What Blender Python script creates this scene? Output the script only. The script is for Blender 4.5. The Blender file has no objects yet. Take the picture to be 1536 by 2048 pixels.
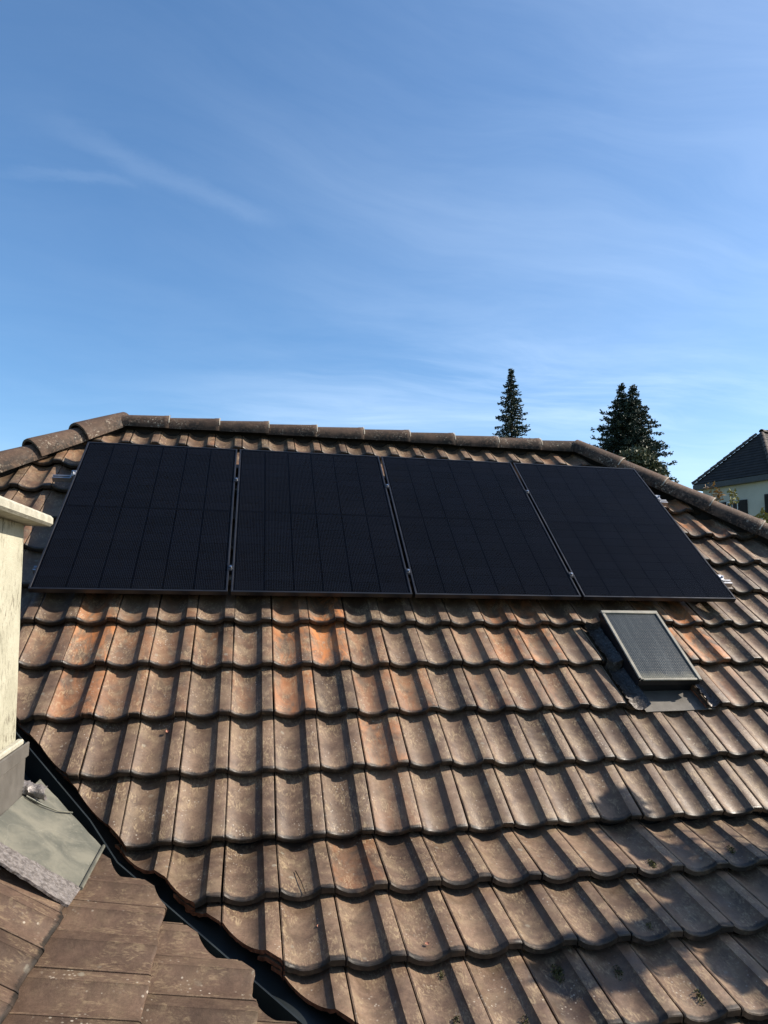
import bpy, bmesh, math, random
from mathutils import Vector, Matrix, Quaternion
R_ = math.radians
rng = random.Random(7)
scene = bpy.context.scene
COL = scene.collection

# ------------------------------------------------------------------ camera
CAM_RIGHT = Vector((0.98126556, -0.19230225, 0.01173674))
CAM_DOWN = Vector((0.03271491, 0.10628098, -0.99379781))
CAM_FWD = Vector((0.18986217, 0.97556353, 0.11058101))
CAM_POS = Vector((1.13869, -4.45601, 0.21575))
cd = bpy.data.cameras.new('camera')
cam = bpy.data.objects.new('camera', cd); COL.objects.link(cam)
cd.sensor_fit = 'VERTICAL'; cd.sensor_height = 36.0; cd.sensor_width = 27.0
cd.lens = 1455.14 / 2048 * 36.0
cd.clip_start = 0.05; cd.clip_end = 6000
m = Matrix.Identity(4)
for i in range(3):
    m[i][0] = CAM_RIGHT[i]; m[i][1] = -CAM_DOWN[i]; m[i][2] = -CAM_FWD[i]; m[i][3] = CAM_POS[i]
cam.matrix_world = m
scene.camera = cam

# ------------------------------------------------------------------ sky, sun, exposure
SUN = Vector((0.789, -0.096, 0.606)).normalized()
sd = bpy.data.lights.new('sun', 'SUN'); sd.energy = 5.0; sd.angle = R_(0.55); sd.color = (1.0, 0.90, 0.77)
sun = bpy.data.objects.new('sun', sd); COL.objects.link(sun)
sun.rotation_mode = 'QUATERNION'; sun.rotation_quaternion = (-SUN).to_track_quat('-Z', 'Y')
sun.location = (30, 0, 30)
world = bpy.data.worlds.new('World'); scene.world = world; world.use_nodes = True
scene.view_settings.view_transform = 'Standard'; scene.view_settings.look = 'None'
scene.view_settings.exposure = 0.95; scene.view_settings.gamma = 1.0
scene.view_settings.use_curve_mapping = False


class NT:
    """small helper around a node tree"""
    def __init__(s, tree): s.t = tree; s.n = tree.nodes; s.l = tree.links
    def node(s, typ, **kw):
        n = s.n.new(typ)
        for k, v in kw.items(): setattr(n, k, v)
        return n
    def put(s, sock, v):
        if isinstance(v, bpy.types.NodeSocket): s.l.new(v, sock)
        elif v is not None: sock.default_value = v
    def math(s, op, a, b=None, c=None, clamp=False):
        n = s.node('ShaderNodeMath', operation=op, use_clamp=clamp)
        s.put(n.inputs[0], a)
        if b is not None: s.put(n.inputs[1], b)
        if c is not None: s.put(n.inputs[2], c)
        return n.outputs[0]
    def vmath(s, op, a, b=None, sc=None):
        n = s.node('ShaderNodeVectorMath', operation=op)
        s.put(n.inputs[0], a)
        if b is not None: s.put(n.inputs[1], b)
        if sc is not None: s.put(n.inputs['Scale'], sc)
        return n.outputs['Value' if op in ('DOT_PRODUCT', 'LENGTH', 'DISTANCE') else 'Vector']
    def noise(s, vec, scale, detail=4.0, rough=0.55, dist=0.0, out='Fac'):
        n = s.node('ShaderNodeTexNoise')
        s.put(n.inputs['Vector'], vec); s.put(n.inputs['Scale'], scale); s.put(n.inputs['Detail'], detail)
        s.put(n.inputs['Roughness'], rough); s.put(n.inputs['Distortion'], dist)
        return n.outputs[out]
    def voro(s, vec, scale, feature='F1', out='Distance'):
        n = s.node('ShaderNodeTexVoronoi', feature=feature)
        s.put(n.inputs['Vector'], vec); s.put(n.inputs['Scale'], scale)
        return n.outputs[out]
    def ramp(s, fac, lo, hi, a=0.0, b=1.0, smooth=True):
        n = s.node('ShaderNodeMapRange', interpolation_type='SMOOTHSTEP' if smooth else 'LINEAR')
        s.put(n.inputs[0], fac); s.put(n.inputs[1], lo); s.put(n.inputs[2], hi); s.put(n.inputs[3], a); s.put(n.inputs[4], b)
        return n.outputs[0]
    def mix(s, fac, a, b, typ='MIX'):
        n = s.node('ShaderNodeMix', data_type='RGBA', blend_type=typ)
        s.put(n.inputs[0], fac)
        s.put(n.inputs[6], a if isinstance(a, bpy.types.NodeSocket) else (*a, 1))
        s.put(n.inputs[7], b if isinstance(b, bpy.types.NodeSocket) else (*b, 1))
        return n.outputs[2]
    def bump(s, h, strength, dist=0.01):
        n = s.node('ShaderNodeBump'); s.put(n.inputs['Height'], h)
        n.inputs['Strength'].default_value = strength; n.inputs['Distance'].default_value = dist
        return n.outputs[0]


W = NT(world.node_tree); W.n.clear()
wo = W.node('ShaderNodeOutputWorld'); bg = W.node('ShaderNodeBackground')
sky = W.node('ShaderNodeTexSky', sky_type='NISHITA', sun_disc=False)
sky.sun_elevation = math.asin(SUN.z); sky.sun_rotation = math.atan2(SUN.x, SUN.y)
sky.altitude = 400; sky.air_density = 1.0; sky.dust_density = 1.3; sky.ozone_density = 2.2
tc = W.node('ShaderNodeTexCoord')
sep = W.node('ShaderNodeSeparateXYZ'); W.l.new(tc.outputs['Generated'], sep.inputs[0])
zz = W.math('ADD', W.math('MAXIMUM', sep.outputs[2], 0.0), 0.06)
px = W.math('DIVIDE', sep.outputs[0], zz); py = W.math('DIVIDE', sep.outputs[1], zz)
cmb = W.node('ShaderNodeCombineXYZ'); W.l.new(px, cmb.inputs[0]); W.l.new(py, cmb.inputs[1])
warp = W.noise(cmb.outputs[0], 0.5, 3, 0.5, 0.0, 'Color')
cw = W.vmath('ADD', cmb.outputs[0], W.vmath('SCALE', W.vmath('SUBTRACT', warp, (0.5, 0.5, 0.5)), None, 1.2))
mp = W.node('ShaderNodeMapping'); W.l.new(cw, mp.inputs[0]); mp.inputs['Rotation'].default_value = (0, 0, R_(-20)); mp.inputs['Scale'].default_value = (0.55, 1.5, 1)
c1 = W.ramp(W.noise(mp.outputs[0], 0.75, 8, 0.62, 0.6), 0.44, 0.74)
c2 = W.ramp(W.noise(cw, 0.22, 3, 0.5), 0.36, 0.62)
low = W.ramp(sep.outputs[2], 0.05, 0.55, 1.0, 0.35)
right = W.ramp(sep.outputs[0], -0.25, 0.6, 0.35, 1.35)
cl = W.math('MULTIPLY', W.math('MULTIPLY', c1, c2), W.math('MULTIPLY', low, right))
veil = W.math('MULTIPLY', W.ramp(W.noise(mp.outputs[0], 0.45, 8, 0.62, 0.5), 0.26, 0.84), W.math('MULTIPLY', right, 0.20))
def streak(ax, ay, bx, by, wd, amp):
    # soft wisp along a line of the cloud plane
    L = math.hypot(bx - ax, by - ay); ux, uy = (bx - ax) / L, (by - ay) / L
    s2 = W.node('ShaderNodeSeparateXYZ'); W.l.new(W.vmath('ADD', cmb.outputs[0], W.vmath('SCALE', W.vmath('SUBTRACT', W.noise(cmb.outputs[0], 2.6, 7, 0.68, 0, 'Color'), (0.5, 0.5, 0.5)), None, 0.16)), s2.inputs[0])
    dx = W.math('SUBTRACT', s2.outputs[0], ax); dy = W.math('SUBTRACT', s2.outputs[1], ay)
    al = W.math('ADD', W.math('MULTIPLY', dx, ux), W.math('MULTIPLY', dy, uy))
    ac = W.math('ABSOLUTE', W.math('SUBTRACT', W.math('MULTIPLY', dx, uy), W.math('MULTIPLY', dy, ux)))
    e = W.math('MULTIPLY', W.ramp(al, -0.15, 0.25 * L), W.ramp(al, L * 0.8, L * 1.1, 1.0, 0.0))
    return W.math('MULTIPLY', W.math('MULTIPLY', W.ramp(ac, 0.0, wd, 1.0, 0.0), e), amp)
st = W.math('ADD', streak(-0.36, 1.45, 0.06, 1.69, 0.06, 0.038), streak(-0.47, 1.60, -0.24, 1.58, 0.03, 0.03))
tot = W.math('ADD', W.math('ADD', W.math('MULTIPLY', cl, 0.36), veil), st, clamp=True)
hs = W.node('ShaderNodeHueSaturation'); hs.inputs['Saturation'].default_value = 1.24; hs.inputs['Hue'].default_value = 0.499
W.l.new(sky.outputs[0], hs.inputs['Color'])
skyc = W.mix(tot, hs.outputs[0], (6.9, 7.9, 9.0))
W.l.new(skyc, bg.inputs[0]); bg.inputs[1].default_value = 0.102
W.l.new(bg.outputs[0], wo.inputs[0])

# ------------------------------------------------------------------ materials
MATS = {}
def new_mat(name):
    mt = bpy.data.materials.new(name); mt.use_nodes = True
    t = NT(mt.node_tree); b = t.n['Principled BSDF']; MATS[name] = mt
    return mt, t, b
def setc(t, b, col, rough=0.7, spec=0.3, metal=0.0):
    t.put(b.inputs['Base Color'], col if isinstance(col, bpy.types.NodeSocket) else (*col, 1))
    t.put(b.inputs['Roughness'], rough); b.inputs['Specular IOR Level'].default_value = spec; t.put(b.inputs['Metallic'], metal)

def tile_mat(name, base_a, base_b, orange, dust, lichen, moss_amt):
    mt, t, b = new_mat(name)
    tcn = t.node('ShaderNodeTexCoord'); geo = t.node('ShaderNodeNewGeometry'); oi = t.node('ShaderNodeObjectInfo')
    P = geo.outputs['Position']; O = tcn.outputs['Object']; rnd = oi.outputs['Random']
    off = t.node('ShaderNodeCombineXYZ')
    t.put(off.inputs[0], t.math('MULTIPLY', rnd, 37.0)); t.put(off.inputs[1], t.math('MULTIPLY', rnd, 91.0)); t.put(off.inputs[2], t.math('MULTIPLY', rnd, 13.0))
    Q = t.vmath('ADD', O, off.outputs[0])
    n1 = t.noise(P, 2.2, 4, 0.6); n2 = t.noise(Q, 16, 6, 0.65)
    col = t.mix(t.ramp(t.math('ADD', t.math('MULTIPLY', n1, 0.6), t.math('MULTIPLY', n2, 0.4)), 0.34, 0.66), base_a, base_b)
    # fine grain of the weathered surface
    col = t.vmath('SCALE', col, None, t.ramp(t.noise(P, 105, 4, 0.72), 0.30, 0.70, 0.82, 1.18, False))
    col = t.vmath('SCALE', col, None, t.ramp(t.noise(Q, 24, 4, 0.6, 0.6), 0.30, 0.70, 0.86, 1.16, False))
    # per tile brightness
    br = t.ramp(rnd, 0, 1, 0.74, 1.24, False)
    vs = t.vmath('SCALE', col, None, br); col = vs
    # weathered orange clay showing through
    at = t.node('ShaderNodeAttribute', attribute_type='OBJECT', attribute_name='clay')
    mpo = t.node('ShaderNodeMapping'); t.l.new(P, mpo.inputs[0]); mpo.inputs['Scale'].default_value = (9.0, 4.0, 4.0)
    no = t.noise(mpo.outputs[0], 1.0, 6, 0.65, 1.2)
    of = t.math('MULTIPLY', at.outputs['Fac'], t.ramp(no, 0.40, 0.66, 0.0, 1.0), clamp=True)
    col = t.mix(of, col, orange)
    # pale scuffs running across and along the tile
    mpn = t.node('ShaderNodeMapping'); t.l.new(Q, mpn.inputs[0]); mpn.inputs['Scale'].default_value = (70, 26, 30); mpn.inputs['Rotation'].default_value = (0, 0, 0.5)
    sc = t.ramp(t.noise(mpn.outputs[0], 1.0, 5, 0.7, 1.5), 0.46, 0.66)
    patch = t.ramp(t.noise(Q, 8.0, 5, 0.6, 0.8), 0.44, 0.58)
    dm = t.math('MULTIPLY', t.math('MULTIPLY', sc, patch), dust)
    col = t.mix(dm, col, (0.36, 0.275, 0.165))
    soft = t.math('MULTIPLY', t.ramp(t.noise(P, 6.0, 7, 0.7, 0.6), 0.48, 0.66), dust * 0.42)
    col = t.mix(soft, col, (0.27, 0.205, 0.125))
    # small pale lichen spots
    vd = t.voro(Q, 60); vm = t.math('MULTIPLY', t.ramp(vd, 0.16, 0.26, 1, 0), t.ramp(t.noise(P, 9, 4, 0.6), 0.50, 0.70))
    col = t.mix(t.math('MULTIPLY', vm, lichen), col, (0.36, 0.32, 0.26))
    # bigger pale lichen rosettes
    vr = t.voro(t.vmath('ADD', P, t.vmath('SCALE', t.noise(P, 40, 3, 0.6, 0, 'Color'), None, 0.02)), 13)
    ros = t.math('MULTIPLY', t.ramp(vr, 0.10, 0.17, 1, 0), t.ramp(t.noise(P, 6, 2), 0.52, 0.62))
    col = t.mix(t.math('MULTIPLY', ros, 0.38), col, (0.26, 0.25, 0.20))
    # grime and moss specks
    g1 = t.ramp(t.noise(P, 70, 5, 0.75), 0.58, 0.72); g2 = t.ramp(t.noise(P, 3.4, 4, 0.6), 0.52, 0.68)
    # more growth on the flatter courses near the eaves (damp), fading up the slope
    sp = t.node('ShaderNodeSeparateXYZ'); t.l.new(P, sp.inputs[0])
    damp = t.ramp(sp.outputs[2], -1.0, -0.75, 1.0, 0.25)
    gm = t.math('MULTIPLY', t.math('MULTIPLY', g1, g2), t.math('MULTIPLY', damp, moss_amt))
    col = t.mix(gm, col, (0.022, 0.019, 0.009))
    film = t.math('MULTIPLY', t.math('MULTIPLY', t.ramp(t.noise(Q, 11, 5, 0.65), 0.46, 0.70), damp), 0.30)
    col = t.mix(film, col, (0.075, 0.058, 0.036))
    # black algae crust and painted-in shade on the worn front edge of each tile
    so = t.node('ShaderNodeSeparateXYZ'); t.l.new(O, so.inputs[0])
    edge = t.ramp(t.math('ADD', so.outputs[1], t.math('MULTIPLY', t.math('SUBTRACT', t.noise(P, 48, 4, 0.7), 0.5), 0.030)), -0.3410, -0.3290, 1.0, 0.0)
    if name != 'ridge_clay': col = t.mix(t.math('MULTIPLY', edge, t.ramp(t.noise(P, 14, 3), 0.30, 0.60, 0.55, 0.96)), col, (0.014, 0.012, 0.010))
    setc(t, b, col, t.ramp(n2, 0.3, 0.7, 0.38, 0.60) if name == 'clay_tile' else t.ramp(n2, 0.3, 0.7, 0.58, 0.78), 0.32 if name == 'clay_tile' else 0.14)
    h = t.math('ADD', t.math('MULTIPLY', t.noise(Q, 140, 4, 0.7), 0.5), t.math('MULTIPLY', t.noise(P, 26, 4, 0.6), 0.9))
    h = t.math('ADD', h, t.math('MULTIPLY', gm, 1.5))
    t.put(b.inputs['Normal'], t.bump(h, 0.35, 0.004))
    return mt
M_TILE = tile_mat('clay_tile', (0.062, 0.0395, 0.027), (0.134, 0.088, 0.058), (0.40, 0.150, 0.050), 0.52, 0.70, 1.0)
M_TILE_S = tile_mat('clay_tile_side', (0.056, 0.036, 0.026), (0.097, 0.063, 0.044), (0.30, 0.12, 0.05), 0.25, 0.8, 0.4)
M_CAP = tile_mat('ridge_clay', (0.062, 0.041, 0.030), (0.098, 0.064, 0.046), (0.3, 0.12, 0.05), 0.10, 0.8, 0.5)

def cap_lichen():
    t = NT(M_CAP.node_tree); b = t.n['Principled BSDF']
    src = b.inputs['Base Color'].links[0].from_socket
    tcn = t.node('ShaderNodeTexCoord'); oi = t.node('ShaderNodeObjectInfo')
    sp = t.node('ShaderNodeSeparateXYZ'); t.l.new(tcn.outputs['Object'], sp.inputs[0])
    geo = t.node('ShaderNodeNewGeometry')
    # black and pale lichen crusts along the flank of the caps
    band = t.ramp(sp.outputs[2], 0.02, 0.105, 1.0, 0.0)
    nz = t.noise(geo.outputs['Position'], 42, 5, 0.7)
    patch = t.ramp(t.noise(geo.outputs['Position'], 4.5, 3, 0.6), 0.30, 0.56)
    bl = t.math('MULTIPLY', t.math('MULTIPLY', t.ramp(nz, 0.36, 0.54), band), t.math('MULTIPLY', patch, 0.9))
    c = t.mix(bl, src, (0.018, 0.016, 0.014))
    wt = t.math('MULTIPLY', t.ramp(t.noise(geo.outputs['Position'], 60, 4, 0.65), 0.54, 0.66), t.math('MULTIPLY', t.ramp(sp.outputs[2], 0.02, 0.12, 1.0, 0.25), t.ramp(t.noise(geo.outputs['Position'], 7, 3), 0.48, 0.64)))
    c = t.mix(wt, c, (0.32, 0.28, 0.22))
    t.l.new(c, b.inputs['Base Color'])
cap_lichen()

def plain(name, col, rough=0.7, spec=0.3, metal=0.0, var=0.25, scale=8.0, bump=0.0, bscale=60):
    mt, t, b = new_mat(name); geo = t.node('ShaderNodeNewGeometry'); P = geo.outputs['Position']
    n = t.noise(P, scale, 5, 0.6)
    c = t.mix(t.ramp(n, 0.3, 0.7), tuple(x * (1 - var) for x in col), tuple(min(1, x * (1 + var)) for x in col))
    setc(t, b, c, t.ramp(n, 0.2, 0.8, max(0, rough - .08), min(1, rough + .08)), spec, metal)
    if bump: t.put(b.inputs['Normal'], t.bump(t.noise(P, bscale, 5, 0.65), bump, 0.006))
    return mt
M_RAW = plain('raw_clay', (0.23, 0.092, 0.050), 0.9, 0.1, 0, 0.5, 30, 0.6, 80)
M_DECK = plain('roof_felt', (0.025, 0.022, 0.020), 0.95, 0.05)
M_GUT = plain('gutter_metal', (0.012, 0.0155, 0.0165), 0.45, 0.28, 0.0, 0.35, 5, 0.1, 9)
M_MORTAR = plain('mortar', (0.34, 0.30, 0.24), 0.9, 0.1, 0, 0.3, 40, 0.5, 90)
M_ALU = plain('aluminium', (0.36, 0.37, 0.39), 0.42, 0.5, 1.0, 0.08)
M_STEEL = plain('bolt_steel', (0.55, 0.56, 0.58), 0.25, 0.5, 1.0, 0.1)
M_FRAME = plain('black_frame', (0.009, 0.009, 0.011), 0.34, 0.5, 0.0, 0.2)
M_BACK = plain('panel_back', (0.0026, 0.0032, 0.0050), 0.6, 0.0, 0, 0.1)
M_HATCH = plain('hatch_frame', (0.20, 0.19, 0.155), 0.55, 0.35, 0.0, 0.18, 14, 0.1, 60)
M_HATCHDK = plain('hatch_side', (0.012, 0.012, 0.014), 0.5, 0.4, 0.2, 0.2)
M_CONC = plain('cap_concrete', (0.33, 0.315, 0.255), 0.9, 0.1, 0, 0.16, 22, 0.7, 55)
M_FLASH = plain('grey_flashing', (0.112, 0.104, 0.092), 0.5, 0.4, 0.25, 0.2, 6, 0.15, 20)
M_WOOD = plain('branch_bark', (0.07, 0.052, 0.038), 0.9, 0.1, 0, 0.35, 20, 0.6, 30)

def render_mat():
    mt, t, b = new_mat('chimney_render'); geo = t.node('ShaderNodeNewGeometry'); P = geo.outputs['Position']
    n = t.noise(P, 5, 5, 0.6)
    c = t.mix(t.ramp(n, 0.3, 0.7), (0.29, 0.278, 0.21), (0.375, 0.36, 0.28))
    mpn = t.node('ShaderNodeMapping'); t.l.new(P, mpn.inputs[0]); mpn.inputs['Scale'].default_value = (60, 60, 24)
    sp = t.math('MULTIPLY', t.ramp(t.noise(mpn.outputs[0], 1.0, 4, 0.7), 0.50, 0.64), t.ramp(t.noise(P, 4.5, 4, 0.6), 0.34, 0.60))
    c = t.mix(t.math('MULTIPLY', sp, 0.9), c, (0.11, 0.095, 0.07))
    setc(t, b, c, 0.92, 0.08)
    t.put(b.inputs['Normal'], t.bump(t.noise(P, 90, 5, 0.7), 0.5, 0.006)); return mt
M_RENDER = render_mat()

def zinc_mat():
    mt, t, b = new_mat('weathered_zinc'); geo = t.node('ShaderNodeNewGeometry'); P = geo.outputs['Position']
    n = t.noise(P, 6, 6, 0.65, 0.8)
    c = t.mix(t.ramp(n, 0.32, 0.68), (0.105, 0.108, 0.090), (0.170, 0.163, 0.128))
    c = t.mix(t.math('MULTIPLY', t.ramp(t.noise(P, 60, 4, 0.7), 0.60, 0.72), 0.5), c, (0.28, 0.265, 0.21))
    # faint curved scratch
    c = t.mix(t.math('MULTIPLY', t.ramp(t.math('ABSOLUTE', t.math('SUBTRACT', t.noise(P, 4.0, 1, 0.3), 0.52)), 0.0, 0.006, 1, 0), 0.35), c, (0.25, 0.24, 0.20))
    setc(t, b, c, t.ramp(n, 0.3, 0.7, 0.42, 0.62), 0.4, 0.3)
    t.put(b.inputs['Normal'], t.bump(t.noise(P, 9, 4, 0.6), 0.25, 0.01)); return mt
M_ZINC = zinc_mat()

def lead_mat(name, ca, cb):
    mt, t, b = new_mat(name); geo = t.node('ShaderNodeNewGeometry'); P = geo.outputs['Position']
    n = t.noise(P, 55, 5, 0.7, 0.5)
    c = t.mix(t.ramp(n, 0.35, 0.65), ca, cb)
    c = t.mix(t.math('MULTIPLY', t.ramp(t.noise(P, 120, 3, 0.6), 0.6, 0.68), 0.5), c, (0.40, 0.36, 0.345))
    setc(t, b, c, 0.45, 0.5, 0.35)
    t.put(b.inputs['Normal'], t.bump(t.math('ADD', n, t.voro(P, 45)), 0.5, 0.006)); return mt
M_LEAD = lead_mat('crinkled_lead', (0.105, 0.092, 0.084), (0.235, 0.212, 0.198))
M_LEADDK = lead_mat('dark_lead', (0.032, 0.028, 0.026), (0.085, 0.072, 0.062))

def cell_mat():
    mt, t, b = new_mat('solar_cell'); tcn = t.node('ShaderNodeTexCoord'); oi = t.node('ShaderNodeObjectInfo')
    sp = t.node('ShaderNodeSeparateXYZ'); t.l.new(tcn.outputs['Object'], sp.inputs[0])
    fx = t.math('FRACT', t.math('DIVIDE', t.math('ADD', sp.outputs[0], 0.5), 0.0101))
    bus = t.ramp(t.math('ABSOLUTE', t.math('SUBTRACT', fx, 0.5)), 0.05, 0.11, 1.0, 0.0)
    fy = t.math('FRACT', t.math('DIVIDE', t.math('ADD', sp.outputs[1], 0.5), 0.0150))
    pad = t.ramp(t.math('ABSOLUTE', t.math('SUBTRACT', fy, 0.5)), 0.06, 0.16, 1.0, 0.35)
    blue = t.ramp(oi.outputs['Random'], 0, 1, 0.75, 1.25, False)
    base = t.vmath('SCALE', t.mix(0.0, (0.0014, 0.0019, 0.0036), (0, 0, 0)), None, blue)
    c = t.mix(t.math('MULTIPLY', t.math('MULTIPLY', bus, pad), 1.0), base, (0.036, 0.042, 0.056))
    setc(t, b, c, 0.5, 0.0); return mt
M_CELL = cell_mat()

def glass_sheet():
    mt = bpy.data.materials.new('panel_glass'); mt.use_nodes = True; t = NT(mt.node_tree); t.n.clear()
    o = t.node('ShaderNodeOutputMaterial'); tr = t.node('ShaderNodeBsdfTransparent'); gl = t.node('ShaderNodeBsdfGlossy')
    gl.inputs['Roughness'].default_value = 0.07; gl.inputs['Color'].default_value = (0.9, 0.95, 1, 1)
    df = t.node('ShaderNodeBsdfDiffuse'); df.inputs['Color'].default_value = (0.45, 0.40, 0.34, 1)
    geo = t.node('ShaderNodeNewGeometry')
    fr = t.node('ShaderNodeFresnel'); fr.inputs['IOR'].default_value = 1.10
    mx = t.node('ShaderNodeMixShader'); t.l.new(fr.outputs[0], mx.inputs[0]); t.l.new(tr.outputs[0], mx.inputs[1]); t.l.new(gl.outputs[0], mx.inputs[2])
    dust = t.math('MULTIPLY', t.ramp(t.noise(geo.outputs['Position'], 3.0, 6, 0.65, 0.8), 0.40, 0.85), 0.002)
    m2 = t.node('ShaderNodeMixShader'); t.put(m2.inputs[0], dust); t.l.new(mx.outputs[0], m2.inputs[1]); t.l.new(df.outputs[0], m2.inputs[2])
    t.l.new(m2.outputs[0], o.inputs[0]); return mt
M_GLASS = glass_sheet()

def wired_glass():
    mt, t, b = new_mat('wired_glass'); tcn = t.node('ShaderNodeTexCoord')
    sp = t.node('ShaderNodeSeparateXYZ'); t.l.new(tcn.outputs['Object'], sp.inputs[0])
    def grid(o, per, lo, hi): return t.ramp(t.math('ABSOLUTE', t.math('SUBTRACT', t.math('FRACT', t.math('DIVIDE', t.math('ADD', o, 5.0), per)), 0.5)), lo, hi, 1, 0)
    gx = grid(sp.outputs[0], 0.0125, 0.10, 0.26); gy = grid(sp.outputs[1], 0.0125, 0.10, 0.26)
    gd = t.math('MAXIMUM', gx, gy)
    n = t.noise(tcn.outputs['Object'], 9, 5, 0.6)
    mpn = t.node('ShaderNodeMapping'); t.l.new(tcn.outputs['Object'], mpn.inputs[0]); mpn.inputs['Scale'].default_value = (26, 2.5, 1); mpn.inputs['Rotation'].default_value = (0, 0, 0.12)
    str_ = t.ramp(t.noise(mpn.outputs[0], 1, 4, 0.6), 0.42, 0.75)
    c = t.mix(t.math('MULTIPLY', gd, 0.22), (0.016, 0.022, 0.025), (0.050, 0.060, 0.063))
    c = t.mix(t.math('MULTIPLY', str_, 0.30), c, (0.085, 0.098, 0.10))
    low_ = t.math('MULTIPLY', t.ramp(t.math('ADD', sp.outputs[1], t.math('MULTIPLY', n, 0.12)), -0.23, -0.16, 1, 0), 0.6)
    c = t.mix(low_, c, (0.16, 0.155, 0.115))
    setc(t, b, c, 0.30, 0.25)
    t.put(b.inputs['Normal'], t.bump(gd, 0.35, 0.002)); return mt
M_WIRED = wired_glass()

def leaf_mat(name, ca, cb, rough=0.6):
    mt, t, b = new_mat(name); geo = t.node('ShaderNodeNewGeometry')
    n = t.noise(geo.outputs['Position'], 1.6, 4, 0.6); r = geo.outputs['Random Per Island']
    c = t.mix(t.math('ADD', t.math('MULTIPLY', t.ramp(n, 0.3, 0.7), 0.5), t.math('MULTIPLY', r, 0.5)), ca, cb)
    setc(t, b, c, rough, 0.25); return mt
M_SPRUCE = leaf_mat('spruce_needles', (0.014, 0.025, 0.018), (0.048, 0.068, 0.048))
M_BUSH = leaf_mat('bush_leaves', (0.055, 0.065, 0.036), (0.115, 0.12, 0.068))
M_SPRIG = leaf_mat('sprig_leaves', (0.10, 0.12, 0.03), (0.27, 0.24, 0.07))
M_SPRIGR = leaf_mat('sprig_leaves_rusty', (0.16, 0.09, 0.03), (0.30, 0.20, 0.08))
M_NEEDLEB = leaf_mat('garden_leaves', (0.04, 0.07, 0.02), (0.09, 0.12, 0.04))
M_GROUND = plain('grass_ground', (0.07, 0.085, 0.04), 0.95, 0.1, 0, 0.4, 0.4, 0.5, 5)
M_WALL = plain('house_render', (0.42, 0.39, 0.32), 0.9, 0.1, 0, 0.08, 3, 0.3, 60)
M_NWALL = plain('pale_render', (0.50, 0.485, 0.42), 0.9, 0.1, 0, 0.06, 1.2, 0.3, 40)
M_SHUT = plain('dark_shutter', (0.018, 0.014, 0.013), 0.6, 0.3)
M_WHITE = plain('white_paint', (0.78, 0.78, 0.76), 0.5, 0.3, 0, 0.05)
M_FASCIA = plain('fascia_paint', (0.075, 0.078, 0.082), 0.5, 0.3, 0, 0.15)
M_NTILE = plain('neighbour_tile', (0.032, 0.027, 0.0235), 0.75, 0.2, 0, 0.3, 3, 0.3, 8)
M_NCAP = plain('neighbour_cap', (0.075, 0.062, 0.053), 0.8, 0.2, 0, 0.3, 5, 0.3, 8)
M_MOSS = leaf_mat('moss', (0.030, 0.030, 0.010), (0.085, 0.080, 0.025))
M_DRY = plain('dry_leaf', (0.33, 0.15, 0.10), 0.8, 0.2, 0, 0.4, 60)
M_TWIG = plain('twig', (0.022, 0.017, 0.014), 0.8, 0.1)

# ------------------------------------------------------------------ object helpers
WM = {}
def reg(o, mw, parent=None):
    COL.objects.link(o)
    if parent is not None:
        o.parent = parent
        o.matrix_parent_inverse = WM[parent.name].inverted()
    o.matrix_basis = mw; WM[o.name] = mw.copy()
    return o
def mk_mesh(name, verts, faces, mats, midx=None, sharp=None, smooth=True):
    me = bpy.data.meshes.new(name); me.from_pydata([tuple(v) for v in verts], [], faces); me.validate()
    for mt in (mats if isinstance(mats, (list, tuple)) else [mats]): me.materials.append(mt)
    if midx: me.polygons.foreach_set('material_index', midx)
    if smooth and sharp is not None:
        me.polygons.foreach_set('use_smooth', [True] * len(me.polygons)); me.set_sharp_from_angle(angle=R_(sharp))
    me.update(); return me
def add(name, me, parent=None, mw=None):
    return reg(bpy.data.objects.new(name, me), mw if mw is not None else Matrix.Identity(4), parent)
def empty(name, loc, label, cat, group=None):
    o = bpy.data.objects.new(name, None); o.empty_display_size = 0.2
    reg(o, Matrix.Translation(Vector(loc)))
    tag(o, label, cat, group); return o
def tag(o, label=None, cat=None, group=None, kind=None):
    if label: o['label'] = label
    if cat: o['category'] = cat
    if group: o['group'] = group
    if kind: o['kind'] = kind
    return o

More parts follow.
